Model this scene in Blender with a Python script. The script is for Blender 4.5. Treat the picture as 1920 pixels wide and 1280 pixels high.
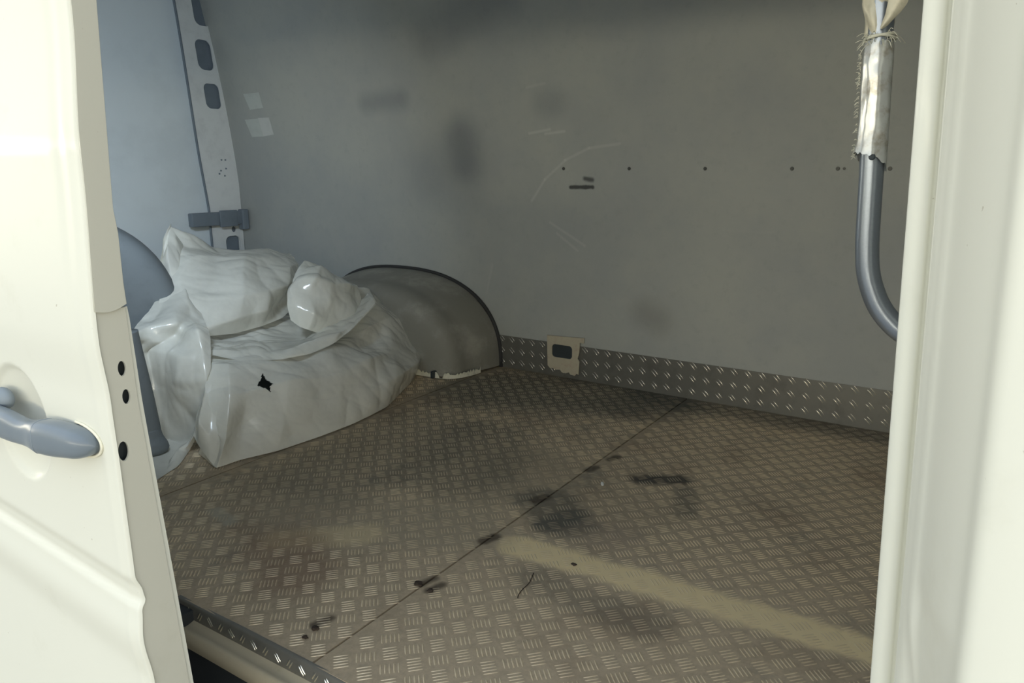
import bpy, bmesh, math, json
import numpy as np
from mathutils import Vector, Matrix, noise

for o in list(bpy.data.objects):
    bpy.data.objects.remove(o)
scene = bpy.context.scene
COL = scene.collection

# ------------------------------------------------------------------ camera
FPX = 1396.0
pitch = math.atan(324 / FPX)
yaw = math.atan(940 * math.cos(pitch) / FPX)
fw = Vector((-math.sin(yaw) * math.cos(pitch), math.cos(yaw) * math.cos(pitch), -math.sin(pitch)))
cam = bpy.data.cameras.new('camera')
cam.sensor_width = 36.0
cam.lens = 36.0 * FPX / 1920
cam.clip_start = 0.02
camo = bpy.data.objects.new('camera', cam)
camo.location = (0, 0, 0.8)
camo.rotation_euler = fw.to_track_quat('-Z', 'Y').to_euler()
COL.objects.link(camo)
scene.camera = camo

# ------------------------------------------------------------------ sky, sun, exposure
w = bpy.data.worlds.new('sky')
scene.world = w
w.use_nodes = True
nt = w.node_tree
nt.nodes.clear()
wo = nt.nodes.new('ShaderNodeOutputWorld')
bg = nt.nodes.new('ShaderNodeBackground')
geo = nt.nodes.new('ShaderNodeTexCoord')
sep = nt.nodes.new('ShaderNodeSeparateXYZ')
rmp = nt.nodes.new('ShaderNodeValToRGB')
nt.links.new(geo.outputs['Generated'], sep.inputs[0])
nt.links.new(sep.outputs['Z'], rmp.inputs[0])
# hazy sky with a bright warm band low over the horizon
els = rmp.color_ramp.elements
els[0].position = 0.0
els[0].color = (0.55, 0.52, 0.42, 1)
els[1].position = 1.0
els[1].color = (0.62, 0.74, 0.90, 1)
for pz, c in ((0.022, (0.8, 0.76, 0.62, 1)), (0.030, (9.2, 8.5, 6.6, 1)), (0.068, (9.2, 8.5, 6.6, 1)), (0.082, (0.92, 0.92, 0.85, 1)), (0.5, (0.72, 0.81, 0.90, 1))):
    e = els.new(pz)
    e.color = c
nt.links.new(rmp.outputs[0], bg.inputs['Color'])
nt.links.new(bg.outputs[0], wo.inputs[0])
bg.inputs['Strength'].default_value = 1.0
scene.view_settings.view_transform = 'Standard'
scene.view_settings.look = 'None'
scene.view_settings.exposure = 0.85
scene.view_settings.gamma = 1
scene.view_settings.use_curve_mapping = False

# ------------------------------------------------------------------ node helpers
def nd(t, kind, **kw):
    n = t.nodes.new(kind)
    for k, v in kw.items():
        setattr(n, k, v)
    return n

def mth(t, op, a, b=None, c=None, clamp=False):
    n = t.nodes.new('ShaderNodeMath')
    n.operation = op
    n.use_clamp = clamp
    for i, v in enumerate((a, b, c)):
        if v is None:
            continue
        if isinstance(v, (int, float)):
            n.inputs[i].default_value = v
        else:
            t.links.new(v, n.inputs[i])
    return n.outputs[0]

def mix(t, fac, a, b):
    n = t.nodes.new('ShaderNodeMix')
    n.data_type = 'RGBA'
    for i, v in ((0, fac), (6, a), (7, b)):
        if isinstance(v, (int, float)):
            n.inputs[i].default_value = v
        elif isinstance(v, tuple):
            n.inputs[i].default_value = (*v, 1)
        else:
            t.links.new(v, n.inputs[i])
    return n.outputs[2]

def noi(t, scale, detail=4, rough=0.6, vec=None):
    n = t.nodes.new('ShaderNodeTexNoise')
    n.inputs['Scale'].default_value = scale
    n.inputs['Detail'].default_value = detail
    n.inputs['Roughness'].default_value = rough
    if vec is not None:
        t.links.new(vec, n.inputs['Vector'])
    return n.outputs['Fac']

def rng(t, v, a, b, c=0.0, d=1.0, smooth=True):
    n = t.nodes.new('ShaderNodeMapRange')
    n.interpolation_type = 'SMOOTHSTEP' if smooth else 'LINEAR'
    n.inputs[1].default_value = a
    n.inputs[2].default_value = b
    n.inputs[3].default_value = c
    n.inputs[4].default_value = d
    t.links.new(v, n.inputs[0])
    return n.outputs[0]

def new_mat(name, base=(0.5, 0.5, 0.5), rough=0.5, metal=0.0, coat=0.0):
    m = bpy.data.materials.new(name)
    m.use_nodes = True
    t = m.node_tree
    b = t.nodes['Principled BSDF']
    b.inputs['Base Color'].default_value = (*base, 1)
    b.inputs['Roughness'].default_value = rough
    b.inputs['Metallic'].default_value = metal
    if coat:
        b.inputs['Coat Weight'].default_value = coat
        b.inputs['Coat Roughness'].default_value = 0.06
    return m, t, b

def objco(t):
    return t.nodes.new('ShaderNodeTexCoord').outputs['Object']

def seg_mask(t, pos, p, q, r, soft, axes=('X', 'Z'), wob=None):
    """1 within distance r of segment p-q (two axes of the position), soft edge, wobbled."""
    s = t.nodes.new('ShaderNodeSeparateXYZ')
    t.links.new(pos, s.inputs[0])
    ax, ay = s.outputs[axes[0]], s.outputs[axes[1]]
    dx, dy = q[0] - p[0], q[1] - p[1]
    L2 = dx * dx + dy * dy + 1e-9
    ux, uy = mth(t, 'SUBTRACT', ax, p[0]), mth(t, 'SUBTRACT', ay, p[1])
    h = mth(t, 'ADD', mth(t, 'MULTIPLY', ux, dx / L2), mth(t, 'MULTIPLY', uy, dy / L2), clamp=True)
    ex = mth(t, 'SUBTRACT', ux, mth(t, 'MULTIPLY', h, dx))
    ey = mth(t, 'SUBTRACT', uy, mth(t, 'MULTIPLY', h, dy))
    d = mth(t, 'SQRT', mth(t, 'ADD', mth(t, 'MULTIPLY', ex, ex), mth(t, 'MULTIPLY', ey, ey)))
    if wob is not None:
        d = mth(t, 'ADD', d, mth(t, 'MULTIPLY', mth(t, 'SUBTRACT', wob, 0.5), r * 2.2 + 0.01))
    return rng(t, d, r, r + soft, 1.0, 0.0)

# ------------------------------------------------------------------ materials
def paint(name, col, coat=0.10, dirt=0.25, rough=0.45):
    m, t, b = new_mat(name, col, rough, 0, coat)
    p = objco(t)
    n = noi(t, 9, 6, 0.65, p)
    d = rng(t, n, 0.55, 0.85)
    n2 = noi(t, 160, 2, 0.5, p)
    b.inputs['Specular IOR Level'].default_value = 0.2
    sp = rng(t, n2, 0.76, 0.80)
    c = mix(t, mth(t, 'MULTIPLY', d, dirt), col, (col[0] * .62, col[1] * .60, col[2] * .50))
    c = mix(t, mth(t, 'MULTIPLY', sp, 0.5), c, (0.30, 0.26, 0.18))
    t.links.new(c, b.inputs['Base Color'])
    return m

M_PAINT = paint('cream_white_paint', (0.68, 0.68, 0.60))
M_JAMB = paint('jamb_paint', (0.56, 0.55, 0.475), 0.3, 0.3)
M_LEDGE = paint('ledge_paint', (0.50, 0.44, 0.32), 0.2, 0.8)

def wall_mat():
    m, t, b = new_mat('grey_wall_lining', (0.3, 0.3, 0.28), 0.55)
    p = objco(t)
    n = noi(t, 2.2, 8, 0.65, p)
    f = noi(t, 30, 6, 0.7, p)
    wob = noi(t, 14, 5, 0.65, p)
    c = mix(t, rng(t, n, 0.3, 0.72), (0.40, 0.415, 0.405), (0.47, 0.48, 0.44))
    c = mix(t, mth(t, 'MULTIPLY', rng(t, f, 0.5, 0.8), 0.30), c, (0.31, 0.32, 0.31))
    def st(p1, q1, r, s, colr, k):
        nonlocal c
        c = mix(t, mth(t, 'MULTIPLY', seg_mask(t, p, p1, q1, r, s, wob=wob), k), c, colr)
    dark = (0.14, 0.155, 0.18)
    st((-1.84, .82), (-1.85, .92), .004, .13, dark, .55)  # this and next: door-edge shadow over the smudge, painted into the wall colour
    st((-2.0, .80), (-1.86, .82), .01, .22, dark, .30)
    st((-2.34, 1.07), (-2.14, 1.08), .002, .07, dark, .40)
    st((-1.46, 1.03), (-1.42, 1.03), .004, .08, dark, .28)
    st((-1.36, .733), (-1.27, .735), .003, .008, (0.03, 0.03, 0.03), .9)
    st((-1.30, .765), (-1.27, .76), .003, .012, (0.03, 0.03, 0.03), .8)
    st((-1.95, 1.30), (-1.6, 1.42), .02, .12, dark, .35)
    st((-1.05, .29), (-1.0, .27), .004, .09, (0.2, 0.19, 0.17), .4)
    pale = (0.72, 0.72, 0.67)
    for (a, bb, k) in [((-1.53, .928), (-1.44, .94), .8), ((-1.46, .925), (-1.38, .932), .8),
                       ((-1.53, 1.09), (-1.45, 1.10), .35),
                       ((-1.53, .68), (-1.47, .76), .6), ((-1.47, .76), (-1.38, .83), .6),
                       ((-1.38, .83), (-1.28, .872), .6), ((-1.28, .872), (-1.16, .885), .5),
                       ((-1.45, .60), (-1.30, .52), .45), ((-1.42, .56), (-1.33, .50), .4),
                       ((-.78, .60), (-.62, .60), .10), ((-1.75, .30), (-1.72, .42), .25)]:
        c = mix(t, mth(t, 'MULTIPLY', seg_mask(t, p, a, bb, .001, .007), k * .45), c, pale)
    t.links.new(c, b.inputs['Base Color'])
    bp = nd(t, 'ShaderNodeBump')
    bp.inputs['Strength'].default_value = 0.06
    t.links.new(f, bp.inputs['Height'])
    t.links.new(bp.outputs[0], b.inputs['Normal'])
    return m

M_WALL = wall_mat()

def simple(name, col, rough, metal=0, k=0.3, scale=20, col2=None):
    m, t, b = new_mat(name, col, rough, metal)
    p = objco(t)
    n = noi(t, scale, 6, 0.65, p)
    c2 = col2 or tuple(v * 0.6 for v in col)
    t.links.new(mix(t, mth(t, 'MULTIPLY', rng(t, n, 0.45, 0.75), k), col, c2), b.inputs['Base Color'])
    bp = nd(t, 'ShaderNodeBump')
    bp.inputs['Strength'].default_value = 0.1
    t.links.new(n, bp.inputs['Height'])
    t.links.new(bp.outputs[0], b.inputs['Normal'])
    return m

M_REAR = simple('haze_blue_grey_lining', (0.88, 0.94, 0.96), 0.5, 0, 0.2, 3)  # pale blue tone stands in for glare haze over the rear end
M_STRUT = simple('grey_pillar_paint', (0.84, 0.85, 0.83), 0.45, 0, 0.3, 12)
M_DARK = simple('dark_slate_plastic', (0.20, 0.235, 0.27), 0.6)
M_TYRE = simple('matt_blue_black_rubber', (0.155, 0.175, 0.185), 0.75)
M_BLACK = simple('shade_and_rivet_black', (0.035, 0.045, 0.05), 0.7)  # near-black painted as shade in slots, holes, notch and tear; also the rivet
M_ARCH = simple('dusty_arch_liner', (0.25, 0.24, 0.205), 0.6, 0, 0.9, 7, (0.40, 0.38, 0.33))
M_SEAL = simple('dark_sealant', (0.035, 0.035, 0.035), 0.7)
M_CHIP = simple('broken_pale_edge', (0.75, 0.72, 0.58), 0.7, 0, 0.7, 60)
M_BRACKET = simple('scuffed_beige_metal', (0.55, 0.50, 0.38), 0.5, 0.1, 0.7, 45, (0.48, 0.36, 0.28))
M_TAPE = simple('aged_tape', (0.58, 0.61, 0.57), 0.6, 0, 0.2)
M_TAPE2 = simple('whiter_tape', (0.64, 0.65, 0.62), 0.6, 0, 0.2)
M_HANDLE = simple('weathered_grey_blue_plastic', (0.15, 0.18, 0.21), 0.30, 0, 0.35, 14, (0.21, 0.24, 0.26))
M_TUBE = simple('satin_grey_tube', (0.27, 0.30, 0.34), 0.30, 0.75, 0.2, 300)
M_SCREW = simple('dull_screw', (0.10, 0.10, 0.09), 0.45, 0.5)
M_FIBRE = simple('frayed_fibre', (0.62, 0.60, 0.48), 0.8, 0, 0.5, 90)
M_YWRAP = simple('yellowed_film', (0.50, 0.46, 0.34), 0.35, 0.1, 0.7, 60, (0.28, 0.25, 0.17))
M_WRAP = simple('torn_white_wrap', (0.62, 0.63, 0.60), 0.25, 0.45, 0.8, 55, (0.34, 0.29, 0.21))
M_STEPW = simple('black_step_plastic', (0.03, 0.035, 0.04), 0.6)
M_CEIL = simple('roof_lining', (0.3, 0.3, 0.29), 0.7)
M_GROUND = simple('asphalt', (0.30, 0.29, 0.27), 0.9, 0, 0.5, 6)
M_BUILD = simple('cream_render', (0.72, 0.68, 0.50), 0.8, 0, 0.2, 2)
M_DIRT = simple('dried_mud', (0.05, 0.035, 0.025), 0.9)
M_WHITE = simple('white_chip', (0.8, 0.8, 0.76), 0.5)

def floor_mat(name, bars):
    m, t, b = new_mat(name, (0.2, 0.2, 0.2), 0.4, 0.6)
    p = objco(t)
    wob = noi(t, 7, 6, 0.7, p)
    fine = noi(t, 60, 5, 0.7, p)
    big = noi(t, 1.6, 7, 0.62, p)
    if bars:
        c = mix(t, rng(t, fine, 0.35, 0.7), (1.0, 0.84, 0.60), (0.86, 0.71, 0.50))
        c = mix(t, mth(t, 'MULTIPLY', rng(t, big, 0.45, 0.70), .45), c, (0.32, 0.285, 0.23))
    else:
        c = mix(t, rng(t, fine, 0.3, 0.75), (0.66, 0.53, 0.37), (0.51, 0.41, 0.285))
        c = mix(t, mth(t, 'MULTIPLY', rng(t, big, 0.42, 0.68), .6), c, (0.31, 0.255, 0.19))
    bl = noi(t, 3.3, 5, 0.6, p)
    c = mix(t, mth(t, 'MULTIPLY', rng(t, bl, 0.52, 0.66), .42), c, (0.30, 0.21, 0.14) if not bars else (0.50, 0.37, 0.25))
    bl2 = noi(t, 5.1, 6, 0.7, p)
    c = mix(t, mth(t, 'MULTIPLY', rng(t, bl2, 0.56, 0.70), .40), c, (0.16, 0.17, 0.155))
    AX = ('X', 'Y')
    wet = None
    K = 0.65 if bars else 1.0
    def st(p1, q1, r, s, colr, k):
        nonlocal c
        mk = mth(t, 'MULTIPLY', seg_mask(t, p, p1, q1, r, s, AX, wob), k * K)
        c = mix(t, mk, c, colr)
    dark = (0.085, 0.09, 0.085)
    tan = (1.0, 0.82, 0.50)
    st((-.80, 1.245), (-.10, 1.27), .026, .030, tan, 1.0 if not bars else .8)  # pale tan streak running along the floor
    st((-1.04, 1.66), (-.98, 1.50), .08, .09, (0.48, 0.40, 0.29), .6)
    st((-1.28, 1.10), (-.96, 1.25), .07, .10, (0.48, 0.41, 0.30), .5)
    st((-1.25, .98), (-1.12, 1.10), .02, .05, tan, .45)
    st((-.72, 1.39), (-.64, 1.40), .03, .05, (0.46, 0.37, 0.28), .6)
    st((-1.22, .96), (-1.12, .90), .04, .09, (0.26, 0.15, 0.10), .5)
    st((-1.50, .99), (-1.42, .97), .006, .02, (0.5, 0.47, 0.38), .7)
    st((-.86, 1.47), (-.78, 1.40), .05, .06, dark, .60)
    st((-.80, 1.36), (-.76, 1.45), .02, .03, dark, .6)
    st((-.72, 1.72), (-.63, 1.775), .013, .035, (0.02, 0.022, 0.03), .85)
    st((-.60, 1.72), (-.55, 1.60), .01, .04, dark, .5)
    st((-.70, 1.15), (-.45, 1.13), .02, .05, dark, .35)
    st((-1.15, 1.50), (-1.25, 1.75), .09, .14, dark, .45)
    st((-1.5, 2.2), (-1.05, 2.4), .13, .25, dark, .75)
    st((-1.0, 2.42), (-.2, 2.44), .03, .10, dark, .55)
    st((-1.45, 1.35), (-1.5, 1.7), .12, .2, dark, .35)
    for (x, y, r) in [(-.85, 1.80, .02), (-.865, 1.70, .014), (-.885, 1.46, .026), (-.875, 1.22, .020), (-.878, 1.01, .011), (-.85, 1.00, .007), (-.95, .80, .006)]:
        st((x, y), (x + .008, y + .03), r * .35, .014, (0.07, 0.05, 0.035), .8)
    t.links.new(c, b.inputs['Base Color'])
    b.inputs['Metallic'].default_value = 0.55 if bars else 0.25
    t.links.new(rng(t, fine, 0.3, 0.7, .30, .50) if bars else rng(t, fine, 0.3, 0.7, .42, .66), b.inputs['Roughness'])
    bp = nd(t, 'ShaderNodeBump')
    bp.inputs['Strength'].default_value = 0.12
    bp.inputs['Distance'].default_value = 0.002
    t.links.new(fine, bp.inputs['Height'])
    t.links.new(bp.outputs[0], b.inputs['Normal'])
    return m

M_FLOOR = floor_mat('grimy_tread_plate', False)
M_BARS = floor_mat('worn_tread_bars', True)
M_KICK = simple('dirty_aluminium', (0.20, 0.195, 0.175), 0.42, 0.4, 0.5, 18, (0.12, 0.115, 0.10))
M_KBAR = simple('polished_bar_edges', (0.85, 0.82, 0.72), 0.20, 0.95, 0.25, 30)

def plastic_mat():
    m = bpy.data.materials.new('milky_polythene')
    m.use_nodes = True
    t = m.node_tree
    t.nodes.clear()
    out = nd(t, 'ShaderNodeOutputMaterial')
    p = objco(t)
    n = noi(t, 9, 6, 0.6, p)
    col = mix(t, rng(t, n, 0.35, 0.7), (0.86, 0.85, 0.77), (0.76, 0.75, 0.68))
    pr = nd(t, 'ShaderNodeBsdfPrincipled')
    pr.inputs['Roughness'].default_value = 0.20
    pr.inputs['Specular IOR Level'].default_value = 0.7
    pr.inputs['Coat Weight'].default_value = 0.35
    pr.inputs['Coat Roughness'].default_value = 0.12
    t.links.new(col, pr.inputs['Base Color'])
    tr = nd(t, 'ShaderNodeBsdfTranslucent')
    t.links.new(col, tr.inputs['Color'])
    ms = nd(t, 'ShaderNodeMixShader')
    ms.inputs[0].default_value = 0.16
    t.links.new(pr.outputs[0], ms.inputs[1])
    t.links.new(tr.outputs[0], ms.inputs[2])
    tp = nd(t, 'ShaderNodeBsdfTransparent')
    ms2 = nd(t, 'ShaderNodeMixShader')
    ms2.inputs[0].default_value = 0.04
    t.links.new(ms.outputs[0], ms2.inputs[1])
    t.links.new(tp.outputs[0], ms2.inputs[2])
    f = noi(t, 45, 4, 0.6, p)
    bp = nd(t, 'ShaderNodeBump')
    bp.inputs['Strength'].default_value = 0.18
    bp.inputs['Distance'].default_value = 0.004
    t.links.new(f, bp.inputs['Height'])
    t.links.new(bp.outputs[0], pr.inputs['Normal'])
    t.links.new(ms2.outputs[0], out.inputs['Surface'])
    return m

M_POLY = plastic_mat()

# ------------------------------------------------------------------ mesh helpers
def mesh_obj(name, verts, faces, mats, parent=None, smooth=True, mi=None):
    me = bpy.data.meshes.new(name)
    me.from_pydata([tuple(map(float, v)) for v in verts], [], faces)
    if not isinstance(mats, (list, tuple)):
        mats = [mats]
    for m in mats:
        me.materials.append(m)
    if mi is not None:
        me.polygons.foreach_set('material_index', mi)
    me.polygons.foreach_set('use_smooth', [smooth] * len(me.polygons))
    me.update()
    o = bpy.data.objects.new(name, me)
    COL.objects.link(o)
    if parent:
        o.parent = parent
    return o

def bm_obj(name, bm, mats, parent=None, smooth=False):
    me = bpy.data.meshes.new(name)
    bmesh.ops.recalc_face_normals(bm, faces=bm.faces)
    bm.to_mesh(me)
    bm.free()
    if not isinstance(mats, (list, tuple)):
        mats = [mats]
    for m in mats:
        me.materials.append(m)
    me.polygons.foreach_set('use_smooth', [smooth] * len(me.polygons))
    o = bpy.data.objects.new(name, me)
    COL.objects.link(o)
    if parent:
        o.parent = parent
    return o

def add_box(bm, a, b, bevel=0.0):
    r = bmesh.ops.create_cube(bm, size=1)
    c = [(a[i] + b[i]) / 2 for i in range(3)]
    s = [abs(b[i] - a[i]) for i in range(3)]
    bmesh.ops.scale(bm, vec=s, verts=r['verts'])
    bmesh.ops.translate(bm, vec=c, verts=r['verts'])
    if bevel:
        es = list({e for v in r['verts'] for e in v.link_edges})
        bmesh.ops.bevel(bm, geom=es, offset=bevel, segments=3, affect='EDGES', profile=0.5)

def box_obj(name, a, b, m, parent=None, bevel=0.0):
    bm = bmesh.new()
    add_box(bm, a, b, bevel)
    return bm_obj(name, bm, m, parent, bevel > 0)

def grid_faces(nu, nv, flip=False, off=0):
    F = []
    for i in range(nu - 1):
        for j in range(nv - 1):
            a = off + i * nv + j
            q = (a, a + 1, a + nv + 1, a + nv)
            F.append(q[::-1] if flip else q)
    return F

def empty(name, loc=(0, 0, 0)):
    o = bpy.data.objects.new(name, None)
    o.empty_display_size = 0.05
    o.location = loc
    COL.objects.link(o)
    return o

def tag(o, label=None, cat=None, group=None, kind=None):
    if label: o['label'] = label
    if cat: o['category'] = cat
    if group: o['group'] = group
    if kind: o['kind'] = kind
    return o

def adopt(root, kids):
    for k in kids:
        k.parent = root
        k.matrix_parent_inverse = Matrix.Translation(-root.location)

def curve_plate(name, outline, holes, depth, M, mat, bevel=0.0):
    """flat plate with real holes, drawn in local XY and extruded, placed by matrix M"""
    cu = bpy.data.curves.new(name, 'CURVE')
    cu.dimensions = '2D'
    cu.fill_mode = 'BOTH'
    cu.extrude = depth / 2
    cu.bevel_depth = bevel
    for loop in [outline] + holes:
        sp = cu.splines.new('POLY')
        sp.points.add(len(loop) - 1)
        for i, q in enumerate(loop):
            sp.points[i].co = (q[0], q[1], 0, 1)
        sp.use_cyclic_u = True
    tmp = bpy.data.objects.new('tmp', cu)
    COL.objects.link(tmp)
    dg = bpy.context.evaluated_depsgraph_get()
    me = bpy.data.meshes.new_from_object(tmp.evaluated_get(dg))
    bpy.data.objects.remove(tmp)
    me.transform(M)
    me.materials.clear()
    me.materials.append(mat)
    me.name = name
    o = bpy.data.objects.new(name, me)
    COL.objects.link(o)
    return o

def rrect(cx, cy, w_, h_, r, n=6, skew=0.0):
    pts = []
    for (sx, sy, a0) in ((1, 1, 0), (-1, 1, 90), (-1, -1, 180), (1, -1, 270)):
        for k in range(n + 1):
            a = math.radians(a0 + 90 * k / n)
            x = sx * (w_ / 2 - r) + r * math.cos(a)
            y = sy * (h_ / 2 - r) + r * math.sin(a)
            pts.append((cx + x + skew * y, cy + y))
    return pts

def ell(cx, cy, a, b, n=24):
    return [(cx + a * math.cos(2 * math.pi * k / n), cy + b * math.sin(2 * math.pi * k / n)) for k in range(n)]

def catmull(P, n):
    P = np.asarray(P, float)
    m = len(P)
    t = np.linspace(0, m - 1, n)
    i = np.clip(np.floor(t).astype(int), 0, m - 2)
    u = (t - i)
    sh = (-1,) + (1,) * (P.ndim - 1)
    u = u.reshape(sh)
    p0 = P[np.clip(i - 1, 0, m - 1)]
    p1 = P[i]
    p2 = P[i + 1]
    p3 = P[np.clip(i + 2, 0, m - 1)]
    return 0.5 * (2 * p1 + (p2 - p0) * u + (2 * p0 - 5 * p1 + 4 * p2 - p3) * u * u + (3 * p1 - p0 - 3 * p2 + p3) * u ** 3)

def tube_mesh(path, rad, n=24, caps=True):
    path = np.asarray(path, float)
    N = len(path)
    rad = np.broadcast_to(np.asarray(rad, float), (N,))
    T = np.gradient(path, axis=0)
    T /= np.linalg.norm(T, axis=1)[:, None]
    up = np.array([1.0, 0.0, 0.0]) if abs(T[0][0]) < .8 else np.array([0., 0., 1.])
    V = []
    for k in range(N):
        a = up - T[k] * np.dot(up, T[k])
        a /= np.linalg.norm(a)
        up = a
        b = np.cross(T[k], a)
        for j in range(n):
            th = 2 * math.pi * j / n
            V.append(path[k] + rad[k] * (a * math.cos(th) + b * math.sin(th)))
    F = []
    for k in range(N - 1):
        for j in range(n):
            F.append((k * n + j, k * n + (j + 1) % n, (k + 1) * n + (j + 1) % n, (k + 1) * n + j))
    if caps:
        F.append(tuple(range(n))[::-1])
        F.append(tuple((N - 1) * n + j for j in range(n)))
    return V, F

# ================================================================== THE VAN'S SHELL
D = 2.477          # far side wall
XR = -3.28         # rear frame
EDGE = 0.722       # floor edge at the step

# ---- floor: plate with raised five-bar tread as one mesh
def bar_block(cx, cy, ang, nb, length, gap, wid, hgt, V, F, MI, curve=0.0, plane='XY'):
    ca, sa = math.cos(ang), math.sin(ang)
    prof = [(-1.0, -0.10), (-0.45, 0.8), (0.0, 1.0), (0.45, 0.8), (1.0, -0.10)]
    ts = (-1.0, -0.75, -0.3, 0.3, 0.75, 1.0)
    for k in range(nb):
        o = (k - (nb - 1) / 2) * gap
        base = len(V)
        for s in ts:
            taper = math.sqrt(max(0.0, 1 - s * s)) ** 0.6 if abs(s) < 1 else 0.0
            for (q, hh) in prof:
                x = s * length / 2
                y = o + q * wid / 2 * max(taper, 0.12) + curve * (1 - s * s)
                V.append((cx + ca * x - sa * y, cy + sa * x + ca * y, hh * hgt * max(taper, 0.0) - (0.0004 if abs(s) == 1 else 0)))
        for i in range(len(ts) - 1):
            for j in range(4):
                a = base + i * 5 + j
                F.append((a, a + 5, a + 6, a + 1))
                MI.append(1)

V, F, MI = [], [], []
FX0, FX1 = -3.26, 0.20
gap = 0.0024
plates = [(-0.872 + gap, FX1), (-1.685 + gap, -0.872 - gap), (FX0, -1.685 - gap)]
for (a, b) in plates:
    base = len(V)
    for z in (0.0, -0.012):
        V += [(a, EDGE, z), (b, EDGE, z), (b, D, z), (a, D, z)]
    q = [(0, 1, 2, 3), (7, 6, 5, 4), (0, 4, 5, 1), (1, 5, 6, 2), (2, 6, 7, 3), (3, 7, 4, 0)]
    for f in q:
        F.append(tuple(base + v for v in f))
        MI.append(0)
PX, PY = 0.0538, 0.0615
xa, ya = -0.7283 % PX, 1.0615
for iy in range(-8, 26):
    for ix in range(-62, 16):
        for kind in (0, 1):
            x = -0.6205 + ix * PX + (PX / 2 if kind else 0)
            y = ya + iy * PY + (PY / 2 if kind else 0)
            if y < EDGE + .014 or y > D - .015 or x > FX1 - .02 or x < -2.6:
                continue
            if abs(x + .872) < .017 or abs(x + 1.685) < .017:
                continue
            hw = 0.8 + 0.35 * noise.noise(Vector((x * 3, y * 3, 7.7)))
            bar_block(x, y, math.radians(47 if kind == 0 else -47), 5, 0.0285, 0.0074, 0.0036, 0.0013 * hw, V, F, MI)
# base under the plates, visible as the dark seam
base = len(V)
V += [(FX0, EDGE + .002, -.012), (FX1, EDGE + .002, -.012), (FX1, D, -.012), (FX0, D, -.012), (FX0, EDGE + .002, -.05), (FX1, EDGE + .002, -.05), (FX1, D, -.05), (FX0, D, -.05)]
for f in [(0, 1, 2, 3), (7, 6, 5, 4), (0, 4, 5, 1), (1, 5, 6, 2), (2, 6, 7, 3), (3, 7, 4, 0)]:
    F.append(tuple(base + v for v in f))
    MI.append(2)
floor = mesh_obj('floor', V, F, [M_FLOOR, M_BARS, M_SEAL], mi=MI)
tag(floor, kind='structure')
# flat shading for the plate faces
mi_arr = np.array(MI)
floor.data.polygons.foreach_set('use_smooth', (mi_arr == 1).tolist())

# ---- far side wall, leaning inwards towards the roof
def wall_y(z):
    return D - 0.135 * max(0.0, (z - 0.55)) ** 1.6 / 1.05
def wall_panel(name, x0, x1, nx, zs, mat):
    V = []
    for x in np.linspace(x0, x1, nx):
        for z in zs:
            V.append((x, wall_y(z), z))
    n1 = len(V)
    for x in np.linspace(x0, x1, nx):
        for z in zs:
            V.append((x, wall_y(z) + .03, z))
    F = grid_faces(nx, len(zs), True) + grid_faces(nx, len(zs), False, n1)
    return mesh_obj(name, V, F, mat)
zs = [-.05 + 2.0 * k / 40 for k in range(41)]
tag(wall_panel('wall_back', -3.30, 0.25, 3, zs, M_WALL), kind='structure')

# ---- rear end of the load bay, with an unseen window added in the near leaf to light the bay
P = [(.60, -.05)] + [(wall_y(z) + .02, z) for z in zs] + [(.60, zs[-1])]
MR = Matrix(((0, 0, 1, -3.34), (1, 0, 0, 0), (0, 1, 0, 0), (0, 0, 0, 1)))
tag(curve_plate('wall_left', P, [rrect(1.14, 1.12, .80, .62, .08)], .05, MR, M_REAR), kind='structure')
win = curve_plate('added_window_1', rrect(1.14, 1.12, .86, .68, .10), [rrect(1.14, 1.12, .78, .60, .08)], .06, MR, M_DARK)
tag(win, kind='structure')
mg = bpy.data.materials.new('added_window_glass')
mg.use_nodes = True
tg = mg.node_tree
tg.nodes.clear()
og, gt, gg, gm = nd(tg, 'ShaderNodeOutputMaterial'), nd(tg, 'ShaderNodeBsdfTransparent'), nd(tg, 'ShaderNodeBsdfGlossy'), nd(tg, 'ShaderNodeMixShader')
gg.inputs['Roughness'].default_value = .05
gm.inputs[0].default_value = .08
tg.links.new(gt.outputs[0], gm.inputs[1])
tg.links.new(gg.outputs[0], gm.inputs[2])
tg.links.new(gm.outputs[0], og.inputs[0])
pane = curve_plate('pane', rrect(1.14, 1.12, .80, .62, .09), [], .005, MR, mg)
pane.parent = win
tag(box_obj('wall_right', (0.20, 0.62, -.05), (0.26, D + .03, 1.9), M_WALL), kind='structure')
tag(box_obj('ceiling', (-3.40, 0.56, 1.86), (0.26, D + .03, 1.92), M_CEIL), kind='structure')
# near side: body panel behind the open door, and the header over the opening
bm = bmesh.new()
add_box(bm, (-3.40, 0.56, -.35), (-1.21, 0.62, 1.86))
add_box(bm, (-1.21, 0.56, 1.345), (0.26, 0.62, 1.86))
tag(bm_obj('wall_front', bm, M_PAINT), kind='structure')

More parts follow.
